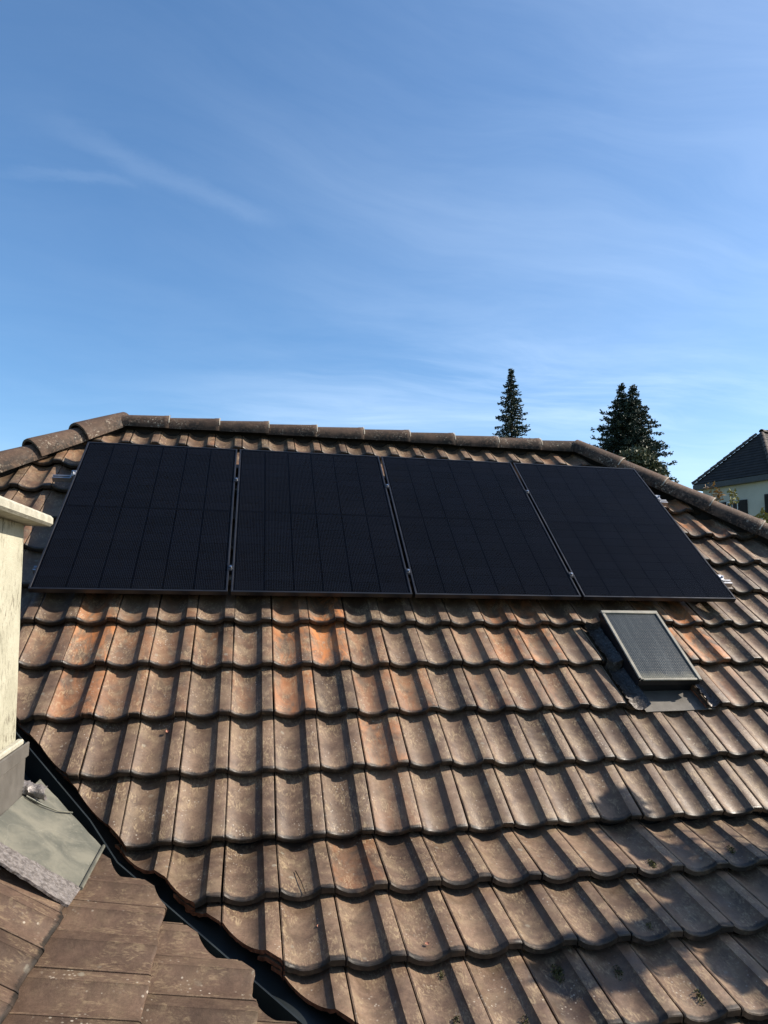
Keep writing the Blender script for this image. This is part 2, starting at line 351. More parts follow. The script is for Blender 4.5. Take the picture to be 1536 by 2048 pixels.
class MB:
    """collects boxes / tubes into one mesh"""
    def __init__(s): s.v = []; s.f = []; s.m = []
    def quad(s, a, b, c, d, mi=0):
        i = len(s.v); s.v += [Vector(a), Vector(b), Vector(c), Vector(d)]; s.f.append((i, i + 1, i + 2, i + 3)); s.m.append(mi)
    def tri(s, a, b, c, mi=0):
        i = len(s.v); s.v += [Vector(a), Vector(b), Vector(c)]; s.f.append((i, i + 1, i + 2)); s.m.append(mi)
    def poly(s, pts, mi=0):
        i = len(s.v); s.v += [Vector(p) for p in pts]; s.f.append(tuple(range(i, i + len(pts)))); s.m.append(mi)
    def box(s, x0, x1, y0, y1, z0, z1, M=None, mi=0, bev=0.0):
        i = len(s.v)
        P = [(x0, y0, z0), (x1, y0, z0), (x1, y1, z0), (x0, y1, z0), (x0, y0, z1), (x1, y0, z1), (x1, y1, z1), (x0, y1, z1)]
        if bev:
            b = min(bev, (x1 - x0) / 2.1, (y1 - y0) / 2.1, (z1 - z0) / 2.1)
            bm = bmesh.new(); vs = [bm.verts.new(p) for p in P]
            for f in ((3, 2, 1, 0), (4, 5, 6, 7), (0, 1, 5, 4), (1, 2, 6, 5), (2, 3, 7, 6), (3, 0, 4, 7)): bm.faces.new([vs[k] for k in f])
            bmesh.ops.bevel(bm, geom=bm.edges[:], offset=b, segments=1, affect='EDGES')
            bm.verts.index_update()
            s.v += [(M @ v.co) if M else v.co.copy() for v in bm.verts]
            for f in bm.faces: s.f.append(tuple(i + v.index for v in f.verts)); s.m.append(mi)
            bm.free(); return
        s.v += [(M @ Vector(p)) if M else Vector(p) for p in P]
        for f in ((3, 2, 1, 0), (4, 5, 6, 7), (0, 1, 5, 4), (1, 2, 6, 5), (2, 3, 7, 6), (3, 0, 4, 7)):
            s.f.append(tuple(i + k for k in f)); s.m.append(mi)
    def tube(s, pts, radii, seg=8, mi=0, cap=True):
        rings = []
        for k, p in enumerate(pts):
            p = Vector(p); d = (Vector(pts[min(k + 1, len(pts) - 1)]) - Vector(pts[max(k - 1, 0)])).normalized()
            a = d.orthogonal().normalized(); b = d.cross(a); base = len(s.v)
            for q in range(seg):
                t = 2 * math.pi * q / seg; s.v.append(p + (a * math.cos(t) + b * math.sin(t)) * radii[k])
            rings.append(base)
        for r0, r1 in zip(rings, rings[1:]):
            for q in range(seg): s.f.append((r0 + q, r0 + (q + 1) % seg, r1 + (q + 1) % seg, r1 + q)); s.m.append(mi)
        if cap:
            s.f.append(tuple(rings[0] + q for q in range(seg))[::-1]); s.m.append(mi)
            s.f.append(tuple(rings[-1] + q for q in range(seg))); s.m.append(mi)
    def build(s, name, mats, parent=None, mw=None, sharp=None):
        return add(name, mk_mesh(name, s.v, s.f, mats, s.m, sharp), parent, mw)

def frame(org, X, Y, Z):
    M = Matrix.Identity(4)
    for i in range(3): M[i][0] = X[i]; M[i][1] = Y[i]; M[i][2] = Z[i]; M[i][3] = org[i]
    return M

# ------------------------------------------------------------------ roof frames
w, g, g2, gc = 0.2215, 0.35035, 0.35484, 0.313
AU = R_(40.0); AL = R_(18.8); CUP = R_(37.0); CLO = R_(18.0)
UX = Vector((1, 0, 0)); UY = Vector((0, math.cos(AU), math.sin(AU))); UN = Vector((0, -math.sin(AU), math.cos(AU)))
LY = Vector((0, math.cos(AL), math.sin(AL))); LN = Vector((0, -math.sin(AL), math.cos(AL)))
BR = UY * (-4 * g)                       # slope break of the main roof
def U(u, v, n=0.0): return UX * u + UY * v + UN * n
def Lo(u, d, n=0.0): return BR + UX * u - LY * d + LN * n
XB, ZB, Y0 = 0.618, -0.7975, -1.557      # break of the side roof
CB = Vector((XB, 0, ZB))
CUX = Vector((0, 1, 0)); CUY = Vector((-math.cos(CUP), 0, math.sin(CUP))); CUN = Vector((math.sin(CUP), 0, math.cos(CUP)))
CLY = Vector((-math.cos(CLO), 0, math.sin(CLO))); CLN = Vector((math.sin(CLO), 0, math.cos(CLO)))
def CU(y, s, n=0.0): return CB + CUX * y + CUY * s + CUN * n
def CL(y, d, n=0.0): return CB + CUX * y - CLY * d + CLN * n
GZ = -6.5

# ------------------------------------------------------------------ ground
gm_ = MB(); gm_.quad((-3000, -3000, GZ), (3000, -3000, GZ), (3000, 3000, GZ), (-3000, 3000, GZ))
tag(gm_.build('ground', M_GROUND), kind='structure')

# ------------------------------------------------------------------ the house
house = empty('house', (2.2, -0.5, GZ), 'brown clay tiled hip roof house filling the lower half of the picture', 'house')
HIP_R0, HIP_R1 = (4.20, 2.42), (6.55, -0.28)
HIP_L0, HIP_L1 = (0.06, 2.44), (-1.19, 1.02)
VAL_U0, VAL_U1 = (0.136, -0.7415), (0.668, -1.369)      # tile cut line along the valley, main roof upper (u,v)
VAL_L0, VAL_L1 = (0.684, 0.0), (1.470, 0.857)           # lower (u,d)
def roof_decks():
    n = -0.075; b = MB()
    top = [U(0.06, 2.42, n), U(4.20, 2.42, n)]
    rb = U(6.65, -4 * g, n); lb = U(0.60, -4 * g, n)
    b.poly([top[0], U(-1.3, 0.9, n), U(-0.55, 0.0, n), lb, rb, top[1]][::1])
    e = 1.95
    b.poly([lb, Lo(2.35, e, n), Lo(8.3, e, n), rb])
    # east end, back and west slopes of the hip roof
    ap = [U(0.06, 2.42, n), U(4.20, 2.42, n)]
    ez = Lo(0, e, n).z
    b.poly([ap[1], rb, Lo(8.3, e, n), Vector((8.3, 5.2, ez)), Vector((6.65, 4.0, rb.z))], 1)
    b.poly([ap[0], ap[1], Vector((6.65, 4.0, rb.z)), Vector((8.3, 5.2, ez)), Vector((-4.4, 5.2, ez)), Vector((-2.6, 4.0, rb.z))], 1)
    b.poly([ap[0], Vector((-2.6, 4.0, rb.z)), Vector((-3.4, 2.6, -0.6)), Vector((-2.2, 1.2, 0.1)), U(-1.3, 0.9, n)], 1)
    # ridge and hip boards under the caps
    def board(A, B):
        d = (B - A).normalized(); Zv = (Vector((0, 0, 1)) - d * d.z).normalized(); Yv = Zv.cross(d)
        b.box(0, (B - A).length, -0.035, 0.035, -0.16, 0.05, frame(A, d, Yv, Zv))
    board(U(0.02, 2.43, 0.0), U(4.25, 2.40, 0.0)); board(U(4.17, 2.41, 0.02), U(6.5, -0.26, 0.02)); board(U(0.14, 2.50, 0.0), U(-1.19, 1.02, 0.0))
    return b.build('roof', [M_DECK, M_TILE], house)
roof = roof_decks()
def side_decks():
    n = -0.06; b = MB()
    b.poly([CU(-0.80, 1.05, n), CU(-1.46, 0.0, n), CU(-3.6, 0.0, n), CU(-3.6, 2.3, n), CU(0.6, 2.3, n)][::-1])
    b.poly([CL(-1.46, 0.0, n), CL(-3.5, 1.62, n), CL(-3.6, 1.75, n), CL(-3.6, 0.0, n)][::-1])
    r0, r1 = CU(-3.6, 2.3, n), CU(0.6, 2.3, n)
    b.poly([r0, r1, Vector((-3.6, 0.6, -1.2)), Vector((-3.6, -3.6, -1.2))], 1)
    return b.build('side_roof', [M_DECK, M_TILE], house)
side_roof = side_decks()
wl = MB()
wl.box(2.3, 7.8, -2.45, 4.7, GZ, -1.62)
wl.box(-3.2, 1.75, -3.45, 4.6, GZ, -1.55)
wl.build('wall', M_WALL, house)

# ---- one tile
def profile():
    c0, c1, sag, n = 0.034, 0.738, 0.0318, 12
    h = (c1 - c0) * w / 2; Rr = h * h / (2 * sag) + sag / 2; p = [(0.010, -0.018), (0.013, -0.0035), (0.028, -0.0028)]
    for k in range(n + 1):
        x = -h + 2 * h * k / n; z = (Rr - sag) - math.sqrt(Rr * Rr - x * x)
        p.append((c0 + (c1 - c0) * k / n, z - 0.0022))
    p += [(0.7415, -0.0004), (0.752, 0.0), (0.962, 0.0), (0.986, -0.0035), (0.991, -0.020)]
    return p
PROF = profile()
TSTEP = 0.051; VN = 0.022
def tile_mesh(gauge, name, mt=None, seed=0):
    rr = random.Random(seed)
    t = TSTEP; rows = [(-0.05, 0.0, 1.0), (gauge * 0.5, 0.0, 1.0), (gauge - 0.012, 0.0, 1.0), (gauge - 0.004, -0.0020, 1.0), (gauge - 0.0005, -0.0065, 1.0), (gauge, -0.031, 0.85), (gauge - 0.10, -0.031, 0.85)]
    v = []; f = []; nc = len(PROF)
    wear = [rr.gauss(0, 0.0007) for _ in PROF]
    if seed % 3 == 1:
        q = rr.randrange(3, nc - 3); wear[q] += 0.006; wear[q + 1] += 0.004
    for s, dn, k in rows:
        for (pu, pn) in PROF:
            z = pn * k + dn + t * (s / gauge)
            if dn < -0.01: z = max(z, pn * k + dn + t * (s / gauge))
            v.append((pu * w, -s + (wear[len(v) % nc] if s > gauge - 0.013 else 0.0), z))
    for r in range(len(rows) - 1):
        for c in range(nc - 1):
            a = r * nc + c; f.append((a, a + nc, a + nc + 1, a + 1))
    return mk_mesh(name, v, f, [mt or M_TILE, M_RAW], None, 38)
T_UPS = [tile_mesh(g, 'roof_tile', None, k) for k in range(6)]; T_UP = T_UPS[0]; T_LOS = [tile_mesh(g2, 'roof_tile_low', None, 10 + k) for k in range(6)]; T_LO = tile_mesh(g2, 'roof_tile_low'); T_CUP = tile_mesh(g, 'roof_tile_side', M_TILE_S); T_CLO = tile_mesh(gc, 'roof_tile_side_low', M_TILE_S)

def clipped(src, clips):
    """clips: list of (point2d, dir2d) in tile local (x=u, y=-s); keeps the left side of the direction"""
    bm = bmesh.new(); bm.from_mesh(src)
    for (p, d) in clips:
        no = Vector((d[1], -d[0], 0)).normalized()        # right side normal -> removed
        jr = bmesh.ops.bisect_plane(bm, geom=bm.verts[:] + bm.edges[:] + bm.faces[:], plane_co=Vector((p[0], p[1], 0)), plane_no=no, clear_outer=True, clear_inner=False)
        ed = [e for e in jr['geom_cut'] if isinstance(e, bmesh.types.BMEdge)]
        if ed:
            ex = bmesh.ops.extrude_edge_only(bm, edges=ed)
            nv = [x for x in ex['geom'] if isinstance(x, bmesh.types.BMVert)]
            for x in nv: x.co.z -= 0.017 + rng.uniform(-0.004, 0.004); 
            for x in ex['geom']:
                if isinstance(x, bmesh.types.BMFace): x.material_index = 1
            for x in nv:
                for fc in x.link_faces: fc.material_index = 1
    if not bm.faces: bm.free(); return None
    me = bpy.data.meshes.new('roof_tile_cut'); bm.to_mesh(me); bm.free()
    me.materials.append(src.materials[0]); me.materials.append(M_RAW)
    me.polygons.foreach_set('use_smooth', [True] * len(me.polygons)); me.set_sharp_from_angle(angle=R_(38))
    return me

# where clay shows through: (row, column) -> amount
CLAY = {(1, 7): 1.0, (1, 8): 0.25, (1, 6): 0.6, (0, 7): 0.9, (1, 1): 0.85, (1, 2): 0.25, (0, 1): 0.5, (2, 1): 0.4, (2, 6): 0.45, (2, 9): 0.35, (2, 8): 0.25,
        (3, 8): 0.45, (1, 13): 0.55, (1, 12): 0.4, (1, 3): 0.15, (1, 18): 0.85, (1, 17): 0.85, (0, 18): 0.8, (0, 17): 0.7, (-4, 21): 0.75, (-3, 21): 0.6, (-5, 22): 0.5, (-3, 22): 0.4, (-2, 22): 0.2,
        (2, 18): 0.2, (2, 13): 0.2, (5, 7): 0.2, (0, 13): 0.5, (0, 12): 0.4, (2, 3): 0.12, (0, 6): 0.3, (1, 0): 0.15, (4, 8): 0.12}
def jit(row, col):
    r = random.Random(row * 977 + col * 131 + 5)
    return Matrix.Translation((r.uniform(-.0016, .0016), r.gauss(0, .0036), r.uniform(-.0012, .0028))) @ Matrix.Rotation(r.uniform(-.009, .009), 4, 'Z') @ Matrix.Rotation(r.uniform(-.006, .006), 4, 'Y') @ Matrix.Rotation(r.uniform(-.003, .003), 4, 'X')
def side_of(p, a, b):          # >0: p left of a->b
    return (b[0] - a[0]) * (p[1] - a[1]) - (b[1] - a[1]) * (p[0] - a[0])
def lay(src, gauge, M, row, col, org, lines, parent, boxcut=None):
    """org = (u, y) of the tile's top left in plane coordinates (y up-slope); lines = [(a,b)] keep left of a->b"""
    cs = [(org[0], org[1] + 0.05), (org[0] + w, org[1] + 0.05), (org[0], org[1] - gauge), (org[0] + w, org[1] - gauge)]
    clips = []
    for a, b in lines:
        sg = [side_of(c, a, b) for c in cs]
        if max(sg) <= 0: return None
        if min(sg) < 0: clips.append(((a[0] - org[0], a[1] - org[1]), (b[0] - a[0], b[1] - a[1])))
    me = src
    if clips:
        me = clipped(src, clips)
        if me is None: return None
    o = add('roof_tile', me, parent, M @ jit(row, col))
    c = CLAY.get((row, col), 0.0) if parent is roof else 0.0
    if c == 0.0 and parent is roof:
        r = random.Random(row * 31 + col * 7)
        c = r.uniform(0, 0.22) if (row < 3 and r.random() < 0.4) else 0.0
    o['clay'] = float(c)
    return o

HR = [(HIP_R1, HIP_R0)]
HL = [(HIP_L0, HIP_L1)]
VU = [(VAL_U0, VAL_U1)]
hidden = MB()
ntile = 0
for row in range(-6, 5):
    top = -(row - 1) * g
    for col in range(-6, 30):
        u0 = col * w
        lines = []
        lines += HR + HL
        # the valley only bounds the tiles below / right of it
        lines += VU
        if row in (1, 2) and col in (15, 16, 17):          # opening of the skylight
            if col == 16: continue
            if col == 15: lines = lines + [((15.55 * w, -9), (15.55 * w, 9))]
            if col == 17: lines = lines + [((17.32 * w, 9), (17.32 * w, -9))]
        M = frame(U(u0, top + VN + 0.004 * math.sin(u0 * 2.1 + row * 1.7), 0.004 * math.sin(u0 * 1.3 + row)), UX, UY, UN)
        if -4 <= row <= -1 and 1 <= col <= 19 and col not in ():
            if not (row == -4 and False):
                J = M @ jit(row, col); i0 = len(hidden.v)
                hidden.v += [J @ v.co for v in T_UP.vertices]
                for p in T_UP.polygons: hidden.f.append(tuple(i0 + k for k in p.vertices)); hidden.m.append(0)
                continue
        if lay(T_UPS[(row * 5 + col * 7 + (col * row) % 3) % 6], g, M, row, col, (u0, top), lines, roof): ntile += 1
tag(hidden.build('roof_tile_bed', [M_TILE], roof, None, 38), 'clay tiles lying in shade beneath the solar panels', kind='stuff')
for row in range(5, 10):
    d0 = (row - 5) * g2
    for col in range(1, 29 if row < 8 else 24):
        u0 = col * w
        # plane coordinates (u, -d)
        lines = [((VAL_L0[0] - (VAL_L1[0] - VAL_L0[0]), -VAL_L0[1] + (VAL_L1[1] - VAL_L0[1])), (VAL_L1[0], -VAL_L1[1]))]
        M = frame(Lo(u0, d0 - VN + 0.004 * math.sin(u0 * 2.1 + row * 1.7), 0.004 * math.sin(u0 * 1.3 + row)), UX, LY, LN)
        if u0 > 6.0: continue
        if lay(T_LOS[(row * 5 + col * 7 + (col * row) % 3) % 6], g2, M, row, col, (u0, -d0), lines, roof): ntile += 1
# side roof: u' = y
CV0, CV1 = (0.638, -1.340), (1.288, -2.156)                 # (x, y) cut line, lower
def xd(x): return (x - XB) / math.cos(CLO)
for row in range(5, 10):
    d0 = (row - 5) * gc
    for i in range(-2, 10):
        yb = Y0 - (i + 1) * w
        a = (CV1[1], -xd(CV1[0])); b_ = (CV0[1], -xd(CV0[0]))
        M = frame(CL(yb, d0), CUX, CLY, CLN)
        lay(T_CLO, gc, M, row + 40, i, (yb, -d0), [(a, b_)], side_roof)
for row in range(0, 5):
    s0 = (5 - row - 0) * g - 0.0
    for i in range(-2, 10):
        yb = Y0 - (i + 1) * w
        M = frame(CU(yb, (5 - row) * g), CUX, CUY, CUN)
        lay(T_CUP, g, M, row + 60, i, (yb, (5 - row) * g), [((-1.865, -9), (-1.865, 9))], side_roof)

# ---- ridge and hip caps
def cap_mesh():
    L = 0.45; seg = 14; v = []; f = []
    rows = [(0.0, 0.090, 0), (0.02, 0.0915, 0), (0.40, 0.103, 0), (0.412, 0.1055, 0), (0.447, 0.107, 0), (L, 0.105, 0), (L, 0.092, 0), (0.36, 0.086, 0)]
    for x, r, _ in rows:
        for k in range(seg + 1):
            t = R_(-14) + R_(208) * k / seg
            v.append((x, r * 1.06 * math.cos(t), r * 1.0 * math.sin(t)))
    n = seg + 1
    for a in range(len(rows) - 1):
        for k in range(seg): f.append((a * n + k, (a + 1) * n + k, (a + 1) * n + k + 1, a * n + k + 1))
    return mk_mesh('ridge_tile', v, f, M_CAP, None, 40)
CAPM = cap_mesh()
def cap_plain():
    L = 0.46; seg = 14; v = []; f = []
    for x, r in ((0.0, 0.098), (0.20, 0.114), (L - 0.01, 0.132), (L, 0.130), (L, 0.112), (0.34, 0.104)):
        for k in range(seg + 1):
            t = R_(-10) + R_(200) * k / seg; v.append((x, r * 1.06 * math.cos(t), r * math.sin(t)))
    n = seg + 1
    for a in range(5):
        for k in range(seg): f.append((a * n + k, (a + 1) * n + k, (a + 1) * n + k + 1, a * n + k + 1))
    return mk_mesh('hip_tile', v, f, M_CAP, None, 40)
CAPP = cap_plain()
def mort_mesh():
    b = MB(); seg = 14; v = []; f = []
    for x, r in ((0.0, 0.1085), (0.009, 0.1085)):
        for k in range(seg + 1):
            t = R_(84) + R_(84) * k / seg
            v.append((x, r * 1.06 * math.cos(t), r * math.sin(t)))
    for k in range(seg): f.append((k, seg + 1 + k, seg + 2 + k, k + 1))
    return mk_mesh('mortar_joint', v, f, M_MORTAR, None, 60)
MORTM = mort_mesh()
def caps(A, B, start, n, pitch, name, mort, tilt=0.02, flip=False, sc=1.0, me=None):
    A = Vector(A); B = Vector(B); d = (B - A).normalized()
    Zv = (Vector((0, 0, 1)) - d * d.z).normalized(); Yv = Zv.cross(d)
    for k in range(n):
        r = random.Random(k * 17 + len(name) + n)
        o = A + d * (start + k * pitch)
        M = frame(o, d, Yv, Zv) @ Matrix.Translation((0, 0, r.uniform(-.004, .004))) @ Matrix.Rotation(tilt * -1 + r.uniform(-.008, .008), 4, 'Y') @ Matrix.Rotation(r.uniform(-.012, .012), 4, 'Z') @ Matrix.Scale(sc, 4)
        c = add(name, me or CAPM, roof, M); c['clay'] = 0.0
        if mort: add('mortar_joint', MORTM, roof, M @ Matrix.Translation((0.449, 0, 0)))
RA, RB_ = U(0.02, 2.43, 0.028), U(4.25, 2.40, 0.022)
caps(RA, RB_, 0.05, 10, 0.414, 'ridge_tile', True, 0.012, sc=0.96)
caps(U(4.17, 2.41, 0.046), U(6.50, -0.26, 0.046), 0.0, 8, 0.420, 'hip_tile', True, 0.008, sc=1.05)
caps(U(0.14, 2.50, 0.020), U(-1.19, 1.02, 0.012), 0.0, 5, 0.405, 'hip_tile', False, 0.040, sc=1.0, me=CAPP)

# ---- valley gutter
VT = Vector((0.146, -0.640, -0.498)); VM = Vector((0.526, -0.966, -0.785)); VK = Vector((0.691, -1.262, -0.868)); VB = Vector((1.402, -2.094, -1.113))
VT2 = VT + (VT - VM) * 0.6; VB2 = VB + (VB - VK) * 0.75
line = [VT2, VT, VM, VK, VK.lerp(VB, 0.5), VB, VB2]
def gutter():
    b = MB(); H = 0.115; secs = []
    for k, p in enumerate(line):
        base = p - Vector((0, 0, H))
        if k <= 2:
            q = p.y / math.cos(AU)                 # straight across to the main roof
            r1 = Vector((p.x + 0.10, p.y + 0.06, base.z - 0.02)); r2 = U(p.x + 0.24, (p.y + 0.10) / math.cos(AU), -0.060)
        else:
            r1 = base + Vector((0.10, 0.08, -0.03)); r2 = Lo(p.x + 0.27, (-4 * g * math.cos(AU) - (p.y + 0.12)) / math.cos(AL), -0.055)
        l1 = base + Vector((-0.045, -0.045, 0.004)); l2 = base + Vector((-0.15, -0.12, 0.055))
        secs.append([l2, l1, base + Vector((-0.006, -0.006, 0)), p + Vector((-0.0025, -0.0025, 0)), p + Vector((0.0025, 0.0025, 0)), base + Vector((0.008, 0.008, 0.004)), r1, r2])
    for a, c in zip(secs, secs[1:]):
        for q in range(len(a) - 1): b.quad(a[q], a[q + 1], c[q + 1], c[q])
    return b.build('valley_gutter', M_GUT, house, None, 30)
gut = gutter()
tag(gut, 'dark metal valley gutter running diagonally between the two tiled slopes')
# ---- chimney
CX, CY = 0.318, -1.355
def chimney():
    b = MB(); zb, zt = -1.0, 0.468; lean = 0.030
    xs0, xs1, y0_, y1_ = -0.35, CX, CY - 0.62, CY
    B = [(xs0, y0_, zb), (xs1 + 0.005, y0_, zb), (xs1 + 0.005, y1_, zb), (xs0, y1_, zb)]
    T = [(xs0, y0_, zt), (xs1 - lean, y0_, zt), (xs1 - lean, y1_, zt), (xs0, y1_, zt)]
    # rendered faces with a softly rounded, slightly uneven arris
    n = 14
    for k in range(n):
        z0 = k / n; z1 = (k + 1) / n
        def lp(i, t): return Vector(B[i]).lerp(Vector(T[i]), t)
        for i in range(4): b.quad(lp(i, z0), lp((i + 1) % 4, z0), lp((i + 1) % 4, z1), lp(i, z1))
    me = mk_mesh('chimney', b.v, b.f, M_RENDER, b.m)
    bm = bmesh.new(); bm.from_mesh(me); bmesh.ops.remove_doubles(bm, verts=bm.verts, dist=1e-4)
    ed = [e for e in bm.edges if abs(e.verts[0].co.z - e.verts[1].co.z) > 0.01]
    bmesh.ops.bevel(bm, geom=ed, offset=0.010, segments=2, affect='EDGES')
    for v in bm.verts: v.co += Vector((rng.uniform(-.0012, .0012), rng.uniform(-.0012, .0012), 0))
    bm.to_mesh(me); bm.free()
    return add('chimney', me, house)
ch = chimney()
tag(ch, 'cream rendered chimney at the left edge of the picture')
cp = MB()
cp.box(-0.45, 0.375, CY - 0.72, CY + 0.085, 0.470, 0.514, None, 0, 0.010)
cp.box(-0.40, 0.300, CY - 0.66, CY + 0.02, 0.5105, 0.528, None, 0, 0.008)
tag(cp.build('chimney_cap', M_CONC, ch), 'weathered pale concrete slab on top of the chimney')
# flashing: upstand on the east face, top bead and the sheet at its foot
fl = MB()
fl.box(CX + 0.004, CX + 0.024, CY - 0.64, CY + 0.020, -0.80, -0.385, None, 0, 0.003)
fl.box(CX + 0.0245, CX + 0.034, CY - 0.64, CY + 0.024, -0.430, -0.375, None, 0, 0.003)
fl.box(CX - 0.01, CX + 0.016, CY - 0.64, CY + 0.012, -0.384, -0.362, None, 1, 0.005)
fl.build('chimney_flashing', [M_FLASH, M_CONC], ch)
def sheet(pts, name, mat, parent, th=0.004, sub=None, amp=0.0, seed=3):
    """bilinear sheet through 4 corners with thickness and slight waviness"""
    r = random.Random(seed); nx, ny = sub or (8, 8); b = MB()
    A, B, C, D = [Vector(p) for p in pts]; N = (B - A).cross(D - A).normalized()
    if N.z < 0: N = -N
    G = [[A.lerp(B, i / nx).lerp(D.lerp(C, i / nx), j / ny) + N * r.uniform(-amp, amp) for j in range(ny + 1)] for i in range(nx + 1)]
    v = []; f = []
    for s in (0, -th):
        for i in range(nx + 1):
            for j in range(ny + 1): v.append(G[i][j] + N * s)
    k = (nx + 1) * (ny + 1)
    def ix(i, j): return i * (ny + 1) + j
    for i in range(nx):
        for j in range(ny):
            q = (ix(i, j), ix(i + 1, j), ix(i + 1, j + 1), ix(i, j + 1)); f.append(q); f.append(tuple(k + x for x in q[::-1]))
    bd = [ix(i, 0) for i in range(nx + 1)] + [ix(nx, j) for j in range(1, ny + 1)] + [ix(i, ny) for i in range(nx - 1, -1, -1)] + [ix(0, j) for j in range(ny - 1, 0, -1)]
    for a, c in zip(bd, bd[1:] + bd[:1]): f.append((a, k + a, k + c, c))
    return add(name, mk_mesh(name, v, f, mat, None, 50), parent)
def cu_xy(x, y, n=0.0): return CU(y, (XB - x) / math.cos(CUP), n)
ap = sheet([cu_xy(0.335, -1.83, 0.02), cu_xy(0.625, -1.74, 0.022), cu_xy(0.625, -1.325, 0.022), cu_xy(0.335, -1.095, 0.012)], 'zinc_apron', M_ZINC, ch, 0.006, (10, 12), 0.0012)
tag(ap, 'grey green zinc sheet at the foot of the chimney')
b = MB()
hem = [cu_xy(0.628, -1.742, 0.028), cu_xy(0.628, -1.325, 0.028)]
b.tube(hem, [0.007, 0.007], 6); b.build('apron_hem', M_ZINC, ch, None, 60)
b = MB(); b.tube([cu_xy(0.345, -1.36, 0.024), cu_xy(0.40, -1.345, 0.026), cu_xy(0.45, -1.30, 0.026), cu_xy(0.487, -1.222, 0.024)], [0.0035] * 4, 6)
b.build('solder_seam', M_ZINC, ch, None, 60)
ld = sheet([cu_xy(0.345, -1.930, 0.030), cu_xy(0.622, -1.885, 0.026), cu_xy(0.628, -1.735, 0.028), cu_xy(0.345, -1.815, 0.026)], 'lead_strip', M_LEAD, ch, 0.008, (22, 7), 0.0016)
tag(ld, 'crinkled lead strip along the lower edge of the zinc sheet')
# curled end of lead at the back corner of the flashing
cv = []; cf = []; ns = 14
for i in range(9):
    for k in range(ns + 1):
        t = k / ns * 4.6; rr = 0.030 - 0.0028 * t + rng.uniform(-.004, .004)
        p = Vector((CX + 0.015 + i * 0.011, CY + 0.035, -0.555)) + Vector((0, rr * math.cos(t + 1.0) * 1.3, rr * math.sin(t + 1.0) - i * 0.003))
        cv.append(p + Vector((rng.uniform(-.003, .003),) * 3))
for i in range(8):
    for k in range(ns): cf.append((i * (ns + 1) + k, (i + 1) * (ns + 1) + k, (i + 1) * (ns + 1) + k + 1, i * (ns + 1) + k + 1))
add('lead_curl', mk_mesh('lead_curl', cv, cf, M_LEAD, None, 50), ch)

# ---- skylight
S_U0, S_U1, S_V1, S_V0, S_N = 15.53 * w, 17.345 * w, 0.134 * g, -1.594 * g, 0.120
sc_u = (S_U0 + S_U1) / 2; sc_v = (S_V0 + S_V1) / 2; hw = (S_U1 - S_U0) / 2; hh = (S_V1 - S_V0) / 2
SM = frame(U(sc_u, sc_v, 0), UX, UY, UN)
b = MB(); fw = 0.028
b.box(-hw, hw, hh - fw, hh, S_N - 0.012, S_N, None, 0, 0.003)
b.box(-hw, -hw + 0.022, -hh + 0.012, hh - fw - 0.0005, S_N - 0.012, S_N - 0.0005, None, 0, 0.003)
b.box(hw - 0.022, hw, -hh - 0.004, hh - fw - 0.0005, S_N - 0.012, S_N - 0.0005, None, 0, 0.003)
b.box(-hw + 0.0225, hw - 0.0225, -hh, -hh + 0.016, S_N - 0.016, S_N - 0.006, None, 0, 0.003)
skl = b.build('skylight', M_HATCH, house, SM, 40)
tag(skl, 'small roof window with textured glass among the tiles below the right panel')
b = MB()
b.box(-hw + 0.001, hw - 0.001, -hh + 0.0025, hh - 0.001, S_N - 0.052, S_N - 0.0165)
b.box(-hw + 0.018, hw - 0.018, -hh + 0.030, hh - 0.012, -0.09, S_N - 0.0525)
b.build('window_curb', M_HATCHDK, skl, SM)
b = MB(); b.box(-hw + 0.0225, hw - 0.0225, -hh + 0.0165, hh - fw - 0.001, S_N - 0.0160, S_N - 0.0090)
b.build('window_pane', M_WIRED, skl, SM)
b = MB()
b.tube([(hw + 0.003, -0.02, S_N - 0.03), (hw + 0.03, -0.035, S_N - 0.045), (hw + 0.055, -0.04, S_N - 0.085)], [0.003] * 3, 6)
b.tube([(-hw + 0.006, -hh + 0.006, S_N - 0.002), (-hw + 0.026, -hh + 0.006, S_N - 0.002)], [0.006] * 2, 6)
b.build('window_hinge', M_HATCH, skl, SM, 60)
# apron and lead sides
def rsheet(pts, name, mat, amp, sub, th=0.004, seed=1):
    return sheet([U(*p) for p in pts], name, mat, skl, th, sub, amp, seed)
rsheet([(15.56 * w, -2.02 * g, 0.014), (17.60 * w, -1.99 * g, 0.014), (17.42 * w, -1.50 * g, -0.012), (15.52 * w, -1.50 * g, -0.012)], 'window_apron', M_FLASH, 0.0012, (10, 6))
def lead_side(u0, u1, v0, v1, name, seed, mat, lip):
    r = random.Random(seed); v = []; f = []; nv, nu = 26, 8
    for i in range(nv + 1):
        tv = i / nv; vv = v1 + (v0 - v1) * tv; st = (-vv / g) % 1.0
        for j in range(nu + 1):
            tu = j / nu; uu = u0 + (u1 - u0) * tu
            n = TSTEP * st + 0.006 - 0.020 * math.sin(math.pi * min(1, tu * 1.05)) + lip * (tu < 0.02 or tu > 0.98) + r.uniform(-.0035, .0035)
            v.append(U(uu + r.uniform(-.002, .002) + (r.uniform(-.007, .007) if j == 0 else 0), vv + (0.018 * math.sin(math.pi * tu) * (-1 if i == nv else 0)), n))
    for i in range(nv):
        for j in range(nu): f.append((i * (nu + 1) + j, (i + 1) * (nu + 1) + j, (i + 1) * (nu + 1) + j + 1, i * (nu + 1) + j + 1))
    return add(name, mk_mesh(name, v, f, mat, None, 60), skl)
lead_side(15.10 * w, 15.58 * w, -1.00 * g, 0.04 * g, 'lead_flashing', 1, M_LEADDK, 0.008)
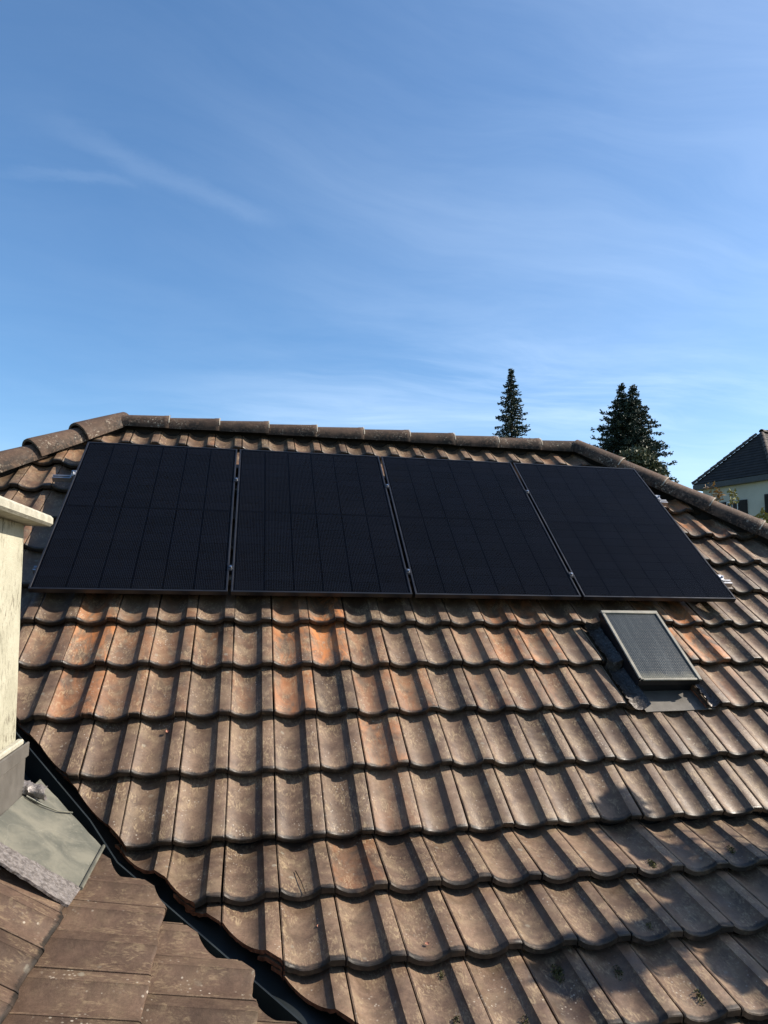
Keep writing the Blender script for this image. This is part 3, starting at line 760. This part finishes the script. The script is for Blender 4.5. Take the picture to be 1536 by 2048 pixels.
lead_side(15.08 * w, 15.64 * w, -1.985 * g, -1.02 * g, 'lead_flashing', 2, M_LEADDK, 0.010)
lead_side(17.32 * w, 17.66 * w, -1.95 * g, -1.00 * g, 'lead_flashing', 3, M_LEADDK, 0.012)
lead_side(17.30 * w, 17.45 * w, -0.98 * g, 0.0, 'lead_flashing', 4, M_LEADDK, 0.006)

# ---- moss tufts on the damp courses
mv = MB(); r = random.Random(5)
def moss(center, N, Xv, Yv, rad, cnt):
    for _ in range(cnt):
        a = r.uniform(0, 6.28); q = rad * math.sqrt(r.random()) ; p = center + Xv * q * math.cos(a) * 0.8 + Yv * q * math.sin(a) * 1.3
        s = r.uniform(0.002, 0.005) * (1.2 - q / rad * 0.6); d = Vector((r.gauss(0, 1), r.gauss(0, 1), r.gauss(0, 1))).normalized(); e = d.orthogonal().normalized() * s; h = d.cross(e)
        t = p + N * r.uniform(-0.002, 0.005) * (1.1 - q / rad)
        mv.quad(t - e, t - h, t + e, t + h)
for (c, d, rad, cnt) in ((8.62, 0.74, 0.030, 260), (10.52, 0.77, 0.035, 260), (15.55, 0.22, 0.035, 260), (13.5, 0.28, 0.025, 150), (11.55, 0.80, 0.03, 130), (12.6, 0.95, 0.03, 150), (9.6, 0.98, 0.03, 130), (8.55, 0.95, 0.025, 100), (12.55, 0.62, 0.022, 60)):
    fr = (d / g2) % 1.0
    moss(Lo(c * w, d, TSTEP * fr - 0.024), LN, UX, LY, rad, cnt)
tag(mv.build('moss', M_MOSS, roof), 'dark moss tufts in the tile troughs', kind='stuff')

# ------------------------------------------------------------------ solar panels
PO = (-0.048, 1.911, 0.150); PR = Vector((0.0145, -0.0032, -0.0084))
PROT = Quaternion(PR.normalized(), PR.length).to_matrix()
RF = Matrix((UX, UY, UN)).transposed()          # roof frame -> world
PW, PL, PG, PT_ = 1.1235, 1.721, 0.0198, 0.032
def PP(x, y, z=0.0):
    q = PROT @ Vector((x, y, z)); return RF @ (Vector(PO) + q)
PX, PY, PZ = RF @ (PROT @ Vector((1, 0, 0))), RF @ (PROT @ Vector((0, 1, 0))), RF @ (PROT @ Vector((0, 0, 1)))
fb = MB(); fwid = 0.011
fb.box(0, PW, -fwid, 0, -PT_, 0, None, 0, 0.0012); fb.box(0, PW, -PL, -PL + fwid, -PT_, 0, None, 0, 0.0012)
fb.box(0, fwid, -PL + fwid + 0.0003, -fwid - 0.0003, -PT_, -0.0002, None, 0, 0.0012); fb.box(PW - fwid, PW, -PL + fwid + 0.0003, -fwid - 0.0003, -PT_, -0.0002, None, 0, 0.0012)
ME_FRAME = mk_mesh('frame', fb.v, fb.f, M_FRAME, fb.m)
bb = MB(); bb.box(fwid + 0.0005, PW - fwid - 0.0005, -PL + fwid + 0.0005, -fwid - 0.0005, -0.009, -0.0055); ME_BACK = mk_mesh('backsheet', bb.v, bb.f, M_BACK, bb.m)
gb = MB(); gb.quad((fwid + 0.0005, -PL + fwid + 0.0005, -0.0018), (PW - fwid - 0.0005, -PL + fwid + 0.0005, -0.0018), (PW - fwid - 0.0005, -fwid - 0.0005, -0.0018), (fwid + 0.0005, -fwid - 0.0005, -0.0018)); ME_GL = mk_mesh('glass_pane', gb.v, gb.f, M_GLASS, gb.m)
NCX, NCY = 6, 18
cwid = (PW - 2 * 0.020 - 5 * 0.0028) / NCX; half = (PL - 2 * 0.022 - 0.020) / 2; chei = (half - 8 * 0.0026) / 9
cbm = MB(); cbm.box(-cwid / 2, cwid / 2, -chei / 2, chei / 2, 0, 0.0006); ME_CELL = mk_mesh('solar_cell', cbm.v, cbm.f, M_CELL, cbm.m)
PLAB = ['leftmost black solar panel, partly behind the chimney cap', 'black solar panel second from the left', 'black solar panel third from the left', 'rightmost black solar panel, above the roof window']
for k in range(4):
    M = frame(PP(k * (PW + PG), 0), PX, PY, PZ)
    e = bpy.data.objects.new('solar_panel', None); e.empty_display_size = 0.2; reg(e, M); tag(e, PLAB[k], 'solar panel', 'solar panels in one row on the roof')
    add('frame', ME_FRAME, e, M); add('backsheet', ME_BACK, e, M)
    for cy in range(NCY):
        yy = -0.022 - chei / 2 - cy * (chei + 0.0026) - (0.020 - 0.0026 if cy >= 9 else 0)
        for cx in range(NCX):
            add('solar_cell', ME_CELL, e, M @ Matrix.Translation((0.020 + cwid / 2 + cx * (cwid + 0.0028), yy, -0.0052)))
    add('glass_pane', ME_GL, e, M)

# ---- mounting rails with clamps
def rail(yy, label, xl):
    x0, x1 = xl, 4 * PW + 3 * PG + 0.105
    M = frame(PP(0, yy, -PT_), PX, PY, PZ)
    e = bpy.data.objects.new('mounting_rail', None); reg(e, M); tag(e, label, 'rail', 'rails carrying the solar panels')
    b = MB()
    b.box(x0, x1, -0.018, 0.018, -0.040, -0.034)
    b.box(x0, x1, -0.020, -0.013, -0.0338, -0.001); b.box(x0, x1, 0.013, 0.020, -0.0338, -0.001)
    b.box(x0, x1, -0.0128, 0.0128, -0.022, -0.018)
    b.box(x0, x1, -0.0128, -0.006, -0.008, -0.003); b.box(x0, x1, 0.006, 0.0128, -0.008, -0.003)
    b.build('rail_profile', M_ALU, e, M)
    for k in range(1, 4):
        xc = k * PW + (k - 0.5) * PG
        b = MB(); b.box(xc - 0.0085, xc + 0.0085, -0.03, 0.03, -0.001, PT_ + 0.0005, None, 0, 0.001); b.box(xc - 0.017, xc + 0.017, -0.025, 0.025, PT_ + 0.001, PT_ + 0.004, None, 0, 0.001)
        c = b.build('mid_clamp', M_FRAME, e, M)
        b = MB(); b.tube([(xc, 0, PT_ + 0.004), (xc, 0, PT_ + 0.013)], [0.0075, 0.0075], 10); b.build('bolt', M_STEEL, c, M, 40)
    for xc, sg in (((-0.012, 1),) if xl < -0.1 else ()) + ((4 * PW + 3 * PG + 0.012, -1),):
        b = MB(); b.box(xc - 0.010, xc + 0.010, -0.03, 0.03, -0.001, PT_ - 0.004, None, 0, 0.002); b.box(min(xc - 0.010, xc + sg * 0.018), max(xc + 0.010, xc + sg * 0.018), -0.03, 0.03, PT_ + 0.0008, PT_ + 0.0045, None, 0, 0.001)
        b.box(xc - sg * 0.016 - 0.008, xc - sg * 0.016 + 0.008, -0.022, 0.022, 0.0, 0.006, None, 0, 0.001)
        c = b.build('end_clamp', M_ALU, e, M)
        b = MB(); b.tube([(xc - sg * 0.002, 0, PT_ + 0.004), (xc - sg * 0.002, 0, PT_ + 0.016)], [0.008, 0.008], 10); b.build('bolt', M_STEEL, c, M, 40)
    for k in range(6):   # hooks that reach under the tiles
        xc = 0.35 + k * 0.78
        b = MB(); b.box(xc - 0.015, xc + 0.015, -0.03, 0.06, -0.050, -0.041); b.box(xc - 0.015, xc + 0.015, 0.055, 0.061, -0.075, -0.050)
        b.build('roof_hook', M_STEEL, e, M)
rail(-0.458, 'upper aluminium rail poking out left of the panels near the hip', -0.155)
rail(-1.495, 'lower aluminium rail poking out right of the panels above the skylight', -0.03)

# ------------------------------------------------------------------ small debris on the tiles
def leaf_thing(pos, N, rot, size, label):
    a = N.orthogonal().normalized(); a.rotate(Quaternion(N, rot)); b_ = N.cross(a); v = []; f = []
    nl, nw = 6, 4
    for i in range(nl + 1):
        t = i / nl; wd = math.sin(math.pi * (0.08 + 0.9 * t)) * 0.42
        for j in range(nw + 1):
            q = (j / nw - 0.5) * 2
            v.append(pos + a * (t - 0.5) * size + b_ * q * wd * size + N * (0.004 + size * (0.30 * q * q * wd * 2 + 0.18 * (t - 0.5) ** 2 * 4)))
    for i in range(nl):
        for j in range(nw): f.append((i * (nw + 1) + j, (i + 1) * (nw + 1) + j, (i + 1) * (nw + 1) + j + 1, i * (nw + 1) + j + 1))
    M = Matrix.Translation(pos); me = mk_mesh('dry_leaf', [p - pos for p in v], f, M_DRY, None, 60)
    return tag(add('dry_leaf', me, None, M), label, 'leaf', 'dry leaves on the tiles')
def lowpt(c, d, dn): return Lo(c * w, d, TSTEP * ((d / g2) % 1.0) + dn)
leaf_thing(lowpt(6.66, 0.535 * 0.9, -0.020), LN, 0.6, 0.022, 'small reddish dry leaf lying in the tile trough nearest the valley gutter')
leaf_thing(lowpt(8.42, 0.62, -0.026), LN, 2.1, 0.017, 'tiny pale curled leaf in a trough near the bottom centre')
leaf_thing(U(3.62 * w, -2.15 * g, 0.005 - 0.012), UN, 1.0, 0.020, 'tiny brown leaf on the tile right of the chimney foot')
b = MB(); p0 = lowpt(6.34, 0.17, -0.020); p1 = lowpt(6.47, 0.335, -0.018)
b.tube([p0 - p0, p0.lerp(p1, 0.5) - p0 + Vector((0.002, 0, 0.003)), p1 - p0], [0.0022, 0.0019, 0.0015], 6)
tag(b.build('twig', M_TWIG, None, Matrix.Translation(p0), 60), 'thin dark twig lying along a tile trough near the bottom', 'twig')

# ------------------------------------------------------------------ trees behind the ridge
def conifer(name, base, tops, rad_at, label, group, seed, dz=0.30, nb=9, fsize=0.16, lowest=-4.0, mat=M_SPRUCE, cat='tree'):
    r = random.Random(seed); base = Vector(base)
    e = empty(name, base, label, cat, group)
    tr = MB(); cr = MB()
    for top in tops:
        top = Vector(top); bx = base + Vector(((top.x - base.x) * 0.6, (top.y - base.y) * 0.6, 0))
        tr.tube([bx, bx.lerp(top, 0.5), top - Vector((0, 0, 0.05))], [0.26, 0.15, 0.012], 8)
        z = top.z - 0.12
        while z > max(lowest, base.z + 1.5):
            dn = top.z - z; ax = bx.lerp(top, (z - bx.z) / (top.z - bx.z)); R0 = rad_at(dn)
            k = nb if dn > 0.8 else 5
            a0 = r.uniform(0, 6.28)
            for q in range(k):
                a = a0 + 6.283 * q / k + r.uniform(-.35, .35); L = R0 * r.choice((0.55, 0.8, 0.95, 1.0, 1.12, 1.25)); 
                if L < 0.05: L = 0.05
                dirv = Vector((math.cos(a), math.sin(a), 0)); up = r.uniform(-0.10, 0.25)
                pts = [ax + Vector((0, 0, r.uniform(-.1, .1)))]
                for s_ in range(1, 5):
                    t = s_ / 4; pts.append(pts[0] + dirv * L * t + Vector((0, 0, L * (up * t - 0.28 * t * t + 0.18 * t ** 4))))
                tr.tube(pts, [0.022 * (1.1 - i / 5) for i in range(5)], 3, 0, False)
                n = max(5, int(L * 26))
                for s_ in range(n):
                    t = 0.12 + 0.88 * (s_ + r.random()) / n; i = min(3, int(t * 4)); p = pts[i].lerp(pts[i + 1], t * 4 - i)
                    for _ in range(3):
                        sz = fsize * r.uniform(0.55, 1.15); sd_ = (dirv * r.uniform(0.2, 1.0) + Vector((r.gauss(0, .55), r.gauss(0, .55), r.gauss(0.05, .4)))).normalized()
                        wv = sd_.cross(Vector((r.gauss(0, 1), r.gauss(0, 1), r.gauss(0, 1)))).normalized() * sz * 0.26
                        o = p + Vector((r.gauss(0, .03), r.gauss(0, .03), r.gauss(0, .03)))
                        cr.quad(o, o + sd_ * sz * 0.5 + wv, o + sd_ * sz, o + sd_ * sz * 0.5 - wv)
            z -= dz * r.uniform(0.8, 1.2) * (0.6 if dn < 1 else 1)
    tr.build('trunk', M_WOOD, e); cr.build('crown', mat, e)
    return e
conifer('spruce_tree', (16.20, 34.4, GZ), [(16.037, 34.231, 13.15)], lambda d: min(0.03 + 0.27 * d, 0.22 + 0.185 * d) if d < 6 else 1.44 + 0.1 * (d - 6), 'slender dark spruce with a pointed top rising behind the ridge', 'spruces behind the roof', 11, 0.22, 9, 0.15, 6.0)
conifer('spruce_tree', (19.50, 27.8, GZ), [(19.26, 27.70, 10.64), (19.82, 27.60, 10.60)], lambda d: 0.05 + 0.30 * d if d < 0.9 else (0.32 + 0.72 * (d - 0.9) if d < 1.95 else 1.08 + 0.20 * (d - 1.95)), 'broad dark spruce with twin tops rising behind the right hip', 'spruces behind the roof', 23, 0.20, 11, 0.15, 5.0)
def leafy(name, base, clumps, mat, label, cat, seed, lsize, cnt, group=None, stem=0.03):
    r = random.Random(seed); base = Vector(base); e = empty(name, base, label, cat, group); tr = MB(); cr = MB()
    cen = sum((Vector(c[0]) for c in clumps), Vector()) / len(clumps)
    fork = base.lerp(cen, 0.72)
    tr.tube([base, base.lerp(fork, 0.5) + Vector((0.05, 0.03, 0)), fork], [stem * 2.4, stem * 1.8, stem * 1.3], 8)
    for c, rad in clumps:
        c = Vector(c)
        tr.tube([fork, fork.lerp(c, 0.5) + Vector((r.uniform(-.1, .1) * rad, r.uniform(-.1, .1) * rad, 0.2 * rad)), c], [stem, stem * 0.6, stem * 0.25], 6)
        for q in range(6):
            d = Vector((r.gauss(0, 1), r.gauss(0, 1), r.gauss(0, 1))).normalized(); tr.tube([c - d * 0.05 * rad, c + d * rad * 0.8], [stem * 0.25, stem * 0.08], 4)
        for _ in range(cnt):
            d = Vector((r.gauss(0, 1), r.gauss(0, 1), r.gauss(0, 1))).normalized() * rad * (r.random() ** 0.45); p = c + d
            s_ = lsize * r.uniform(0.6, 1.2); a = Vector((r.gauss(0, 1), r.gauss(0, 1), r.gauss(0.3, 1))).normalized(); b_ = a.orthogonal().normalized(); b_.rotate(Quaternion(a, r.uniform(0, 6.28))); n = a.cross(b_)
            cr.poly([p, p + b_ * s_ * 0.4 + n * s_ * 0.3, p + b_ * s_, p + b_ * s_ * 0.4 - n * s_ * 0.3])
    tr.build('trunk', M_WOOD, e); cr.build('crown', mat, e); return e
rb = random.Random(3)
leafy('broadleaf_tree', (17.1, 22.6, GZ), [((17.06 + dx, 22.5 + dy, 5.85 + dz), rr) for dx, dy, dz, rr in ((0, 0, 0, .50), (-.45, .1, -.05, .40), (.45, 0, -.25, .42), (.85, .1, -.65, .45), (-.85, 0, -.5, .45), (0, 0, -.9, .7), (.3, .2, -1.6, .9))], M_BUSH, 'pale green bushy tree top in front of the twin spruce', 'tree', 5, 0.16, 700)
leafy('young_tree', (6.9, 3.6, GZ), [((6.80, 3.50, 1.56), .075), ((6.90, 3.50, 1.48), .06), ((6.84, 3.45, 1.40), .09)], M_SPRIGR, 'rusty leaved shoot poking up behind the right hip', 'young tree', 6, 0.055, 26, None, 0.008)
leafy('young_tree', (7.1, 3.5, GZ), [((7.07, 3.47, 1.50), .05), ((7.06, 3.46, 1.40), .07)], M_SPRIG, 'pale green shoot beside the dark shutter of the far house', 'young tree', 7, 0.05, 26, None, 0.006)
leafy('young_tree', (6.8, 2.6, GZ), [((6.75, 2.55, 1.13), .06), ((6.66, 2.55, 1.05), .06), ((6.82, 2.56, 1.03), .07), ((6.62, 2.5, 0.98), .06), ((6.75, 2.5, .95), .08)], M_SPRIG, 'yellow green leafy shoot above the hip at the right edge', 'young tree', 8, 0.06, 30, None, 0.007)

# leafy branches of a garden tree right of the picture; their shadow falls on the lower tiles
def shade(P, t): return tuple(Vector(P) + SUN * t)
SH = [((2.965, -1.02, -0.85), 2.5, 0.075), ((3.00, -1.12, -0.90), 2.6, 0.07), ((3.10, -1.25, -0.95), 2.5, 0.075), ((3.16, -1.42, -1.0), 2.6, 0.10), ((3.30, -1.50, -1.04), 2.4, 0.12), ((3.40, -1.62, -1.08), 2.5, 0.13), ((3.05, -1.60, -1.06), 2.7, 0.10), ((3.20, -1.70, -1.1), 2.5, 0.10),
      ((2.36, -1.80, -1.14), 2.9, 0.085), ((2.46, -1.83, -1.15), 2.8, 0.09), ((2.57, -1.79, -1.14), 3.0, 0.085), ((2.72, -1.72, -1.11), 2.8, 0.085), ((2.86, -1.68, -1.1), 2.7, 0.09), ((3.10, -1.86, -1.16), 2.5, 0.10), ((3.5, -1.80, -1.15), 2.4, 0.14), ((3.6, -1.5, -1.05), 2.3, 0.14), ((3.45, -1.38, -1.0), 2.4, 0.10), ((3.3, -1.86, -1.16), 2.4, 0.10), ((3.6, -1.65, -1.1), 2.3, 0.14)]
gt = leafy('garden_tree', (6.3, -2.4, GZ), [(shade(P, t), rr) for P, t, rr in SH], M_NEEDLEB, 'leafy tree beside the house whose shadow falls on the lower right tiles', 'tree', 9, 0.065, 480, None, 0.014)

# ------------------------------------------------------------------ the neighbour's house
LC = Vector((25.38, 31.14, 6.314)); AP = Vector((28.45, 29.50, 9.078)); DD = Vector((0.263, -0.965, 0)).normalized(); BK = Vector((0.965, 0.263, 0)).normalized(); NW = 4.77
nh = empty('neighbour_house', (LC.x + 3, LC.y, GZ), 'pale house with a dark tiled hip roof behind the right hip', 'house')
NC = LC + DD * NW; RP = AP + BK * 6.0; LC2 = LC + BK * 12.0; NC2 = NC + BK * 12.0
b = MB()
def slope(A, B, C, rows, D=None):
    # stepped courses from the eave A-B up to C (or C-D)
    D = D or C
    for k in range(rows):
        t0, t1 = k / rows, (k + 1) / rows; N = (B - A).cross(C - A).normalized(); N = N if N.z > 0 else -N
        p0, p1, q0, q1 = A.lerp(D, t0), B.lerp(C, t0), A.lerp(D, t1), B.lerp(C, t1)
        b.quad(p0 + N * 0.03, p1 + N * 0.03, q1 + N * 0.012, q0 + N * 0.012); b.quad(p0, p1, p1 + N * 0.03, p0 + N * 0.03)
slope(LC, NC, AP, 16); slope(NC, NC2, RP, 16, AP); slope(NC2, LC2, RP, 16); slope(LC2, LC, AP, 16, RP)
nroof = b.build('roof', M_NTILE, nh)
def hipcaps(A, B):
    n = max(2, int((B - A).length / 0.42)); d = (B - A).normalized(); Zv = (Vector((0, 0, 1)) - d * d.z).normalized(); Yv = Zv.cross(d)
    for k in range(n):
        o = add('hip_cap', NCAPM, nroof, frame(A + d * (k * 0.42) + Zv * 0.03, d, Yv, Zv))
v = []; f = []
for x, rr in ((0, 0.15), (0.43, 0.12), (0.43, 0.10)):
    for k in range(9):
        t = math.pi * k / 8; v.append((x, rr * math.cos(t), rr * math.sin(t)))
for a in range(2):
    for k in range(8): f.append((a * 9 + k, (a + 1) * 9 + k, (a + 1) * 9 + k + 1, a * 9 + k + 1))
NCAPM = mk_mesh('hip_cap', v, f, M_NCAP, None, 50)
hipcaps(NC, AP); hipcaps(LC, AP); hipcaps(AP, RP)
b = MB(); FM = frame(LC, DD, BK, Vector((0, 0, 1)))
b.box(-0.02, NW + 0.02, -0.03, 0.03, -0.30, -0.02, FM); b.box(-0.03, 0.03, 0.031, 12, -0.30, -0.02, FM); b.box(NW - 0.03, NW + 0.03, 0.031, 12, -0.30, -0.02, FM)
b.box(0.031, NW - 0.031, 0.031, 0.60, -0.30, -0.27, FM)
b.build('fascia', M_FASCIA, nh)
b = MB(); b.box(0.40, NW - 0.16, 0.24, 11.5, GZ - LC.z, -0.305, FM); b.build('wall', M_NWALL, nh)
def nwindow(c, half_, zt, zb_):
    b = MB(); b.box(c - half_, c + half_, 0.21, 0.239, zb_, zt, FM)
    win = b.build('window', M_WHITE, nh)
    b = MB(); b.box(c - half_ + 0.06, c - 0.03, 0.195, 0.2095, zb_ + 0.06, zt - 0.06, FM); b.box(c + 0.03, c + half_ - 0.06, 0.195, 0.2095, zb_ + 0.06, zt - 0.06, FM); b.build('pane', M_HATCHDK, win)
    for sg in (-1, 1):
        b = MB(); x0 = c + sg * (half_ + 0.28)
        b.box(x0 - 0.26, x0 + 0.26, 0.18, 0.237, zb_ - 0.03, zt + 0.03, FM)
        for k in range(14): zz_ = zb_ + (k + 0.5) * (zt - zb_) / 14; b.box(x0 - 0.20, x0 + 0.20, 0.165, 0.1795, zz_ - 0.03, zz_ + 0.02, FM)
        b.build('shutter', M_SHUT, win)
nwindow(2.22, 0.34, -1.15, -2.5)
nwindow(2.22, 0.34, -3.9, -5.2)
b = MB(); b.box(4.08, 4.56, 0.20, 0.2365, -2.6, -0.98, FM)
for k in range(16): b.box(4.14, 4.50, 0.185, 0.1995, -2.5 + k * 0.092, -2.455 + k * 0.092, FM)
b.build('shutter', M_SHUT, nh)

print('tiles', ntile)
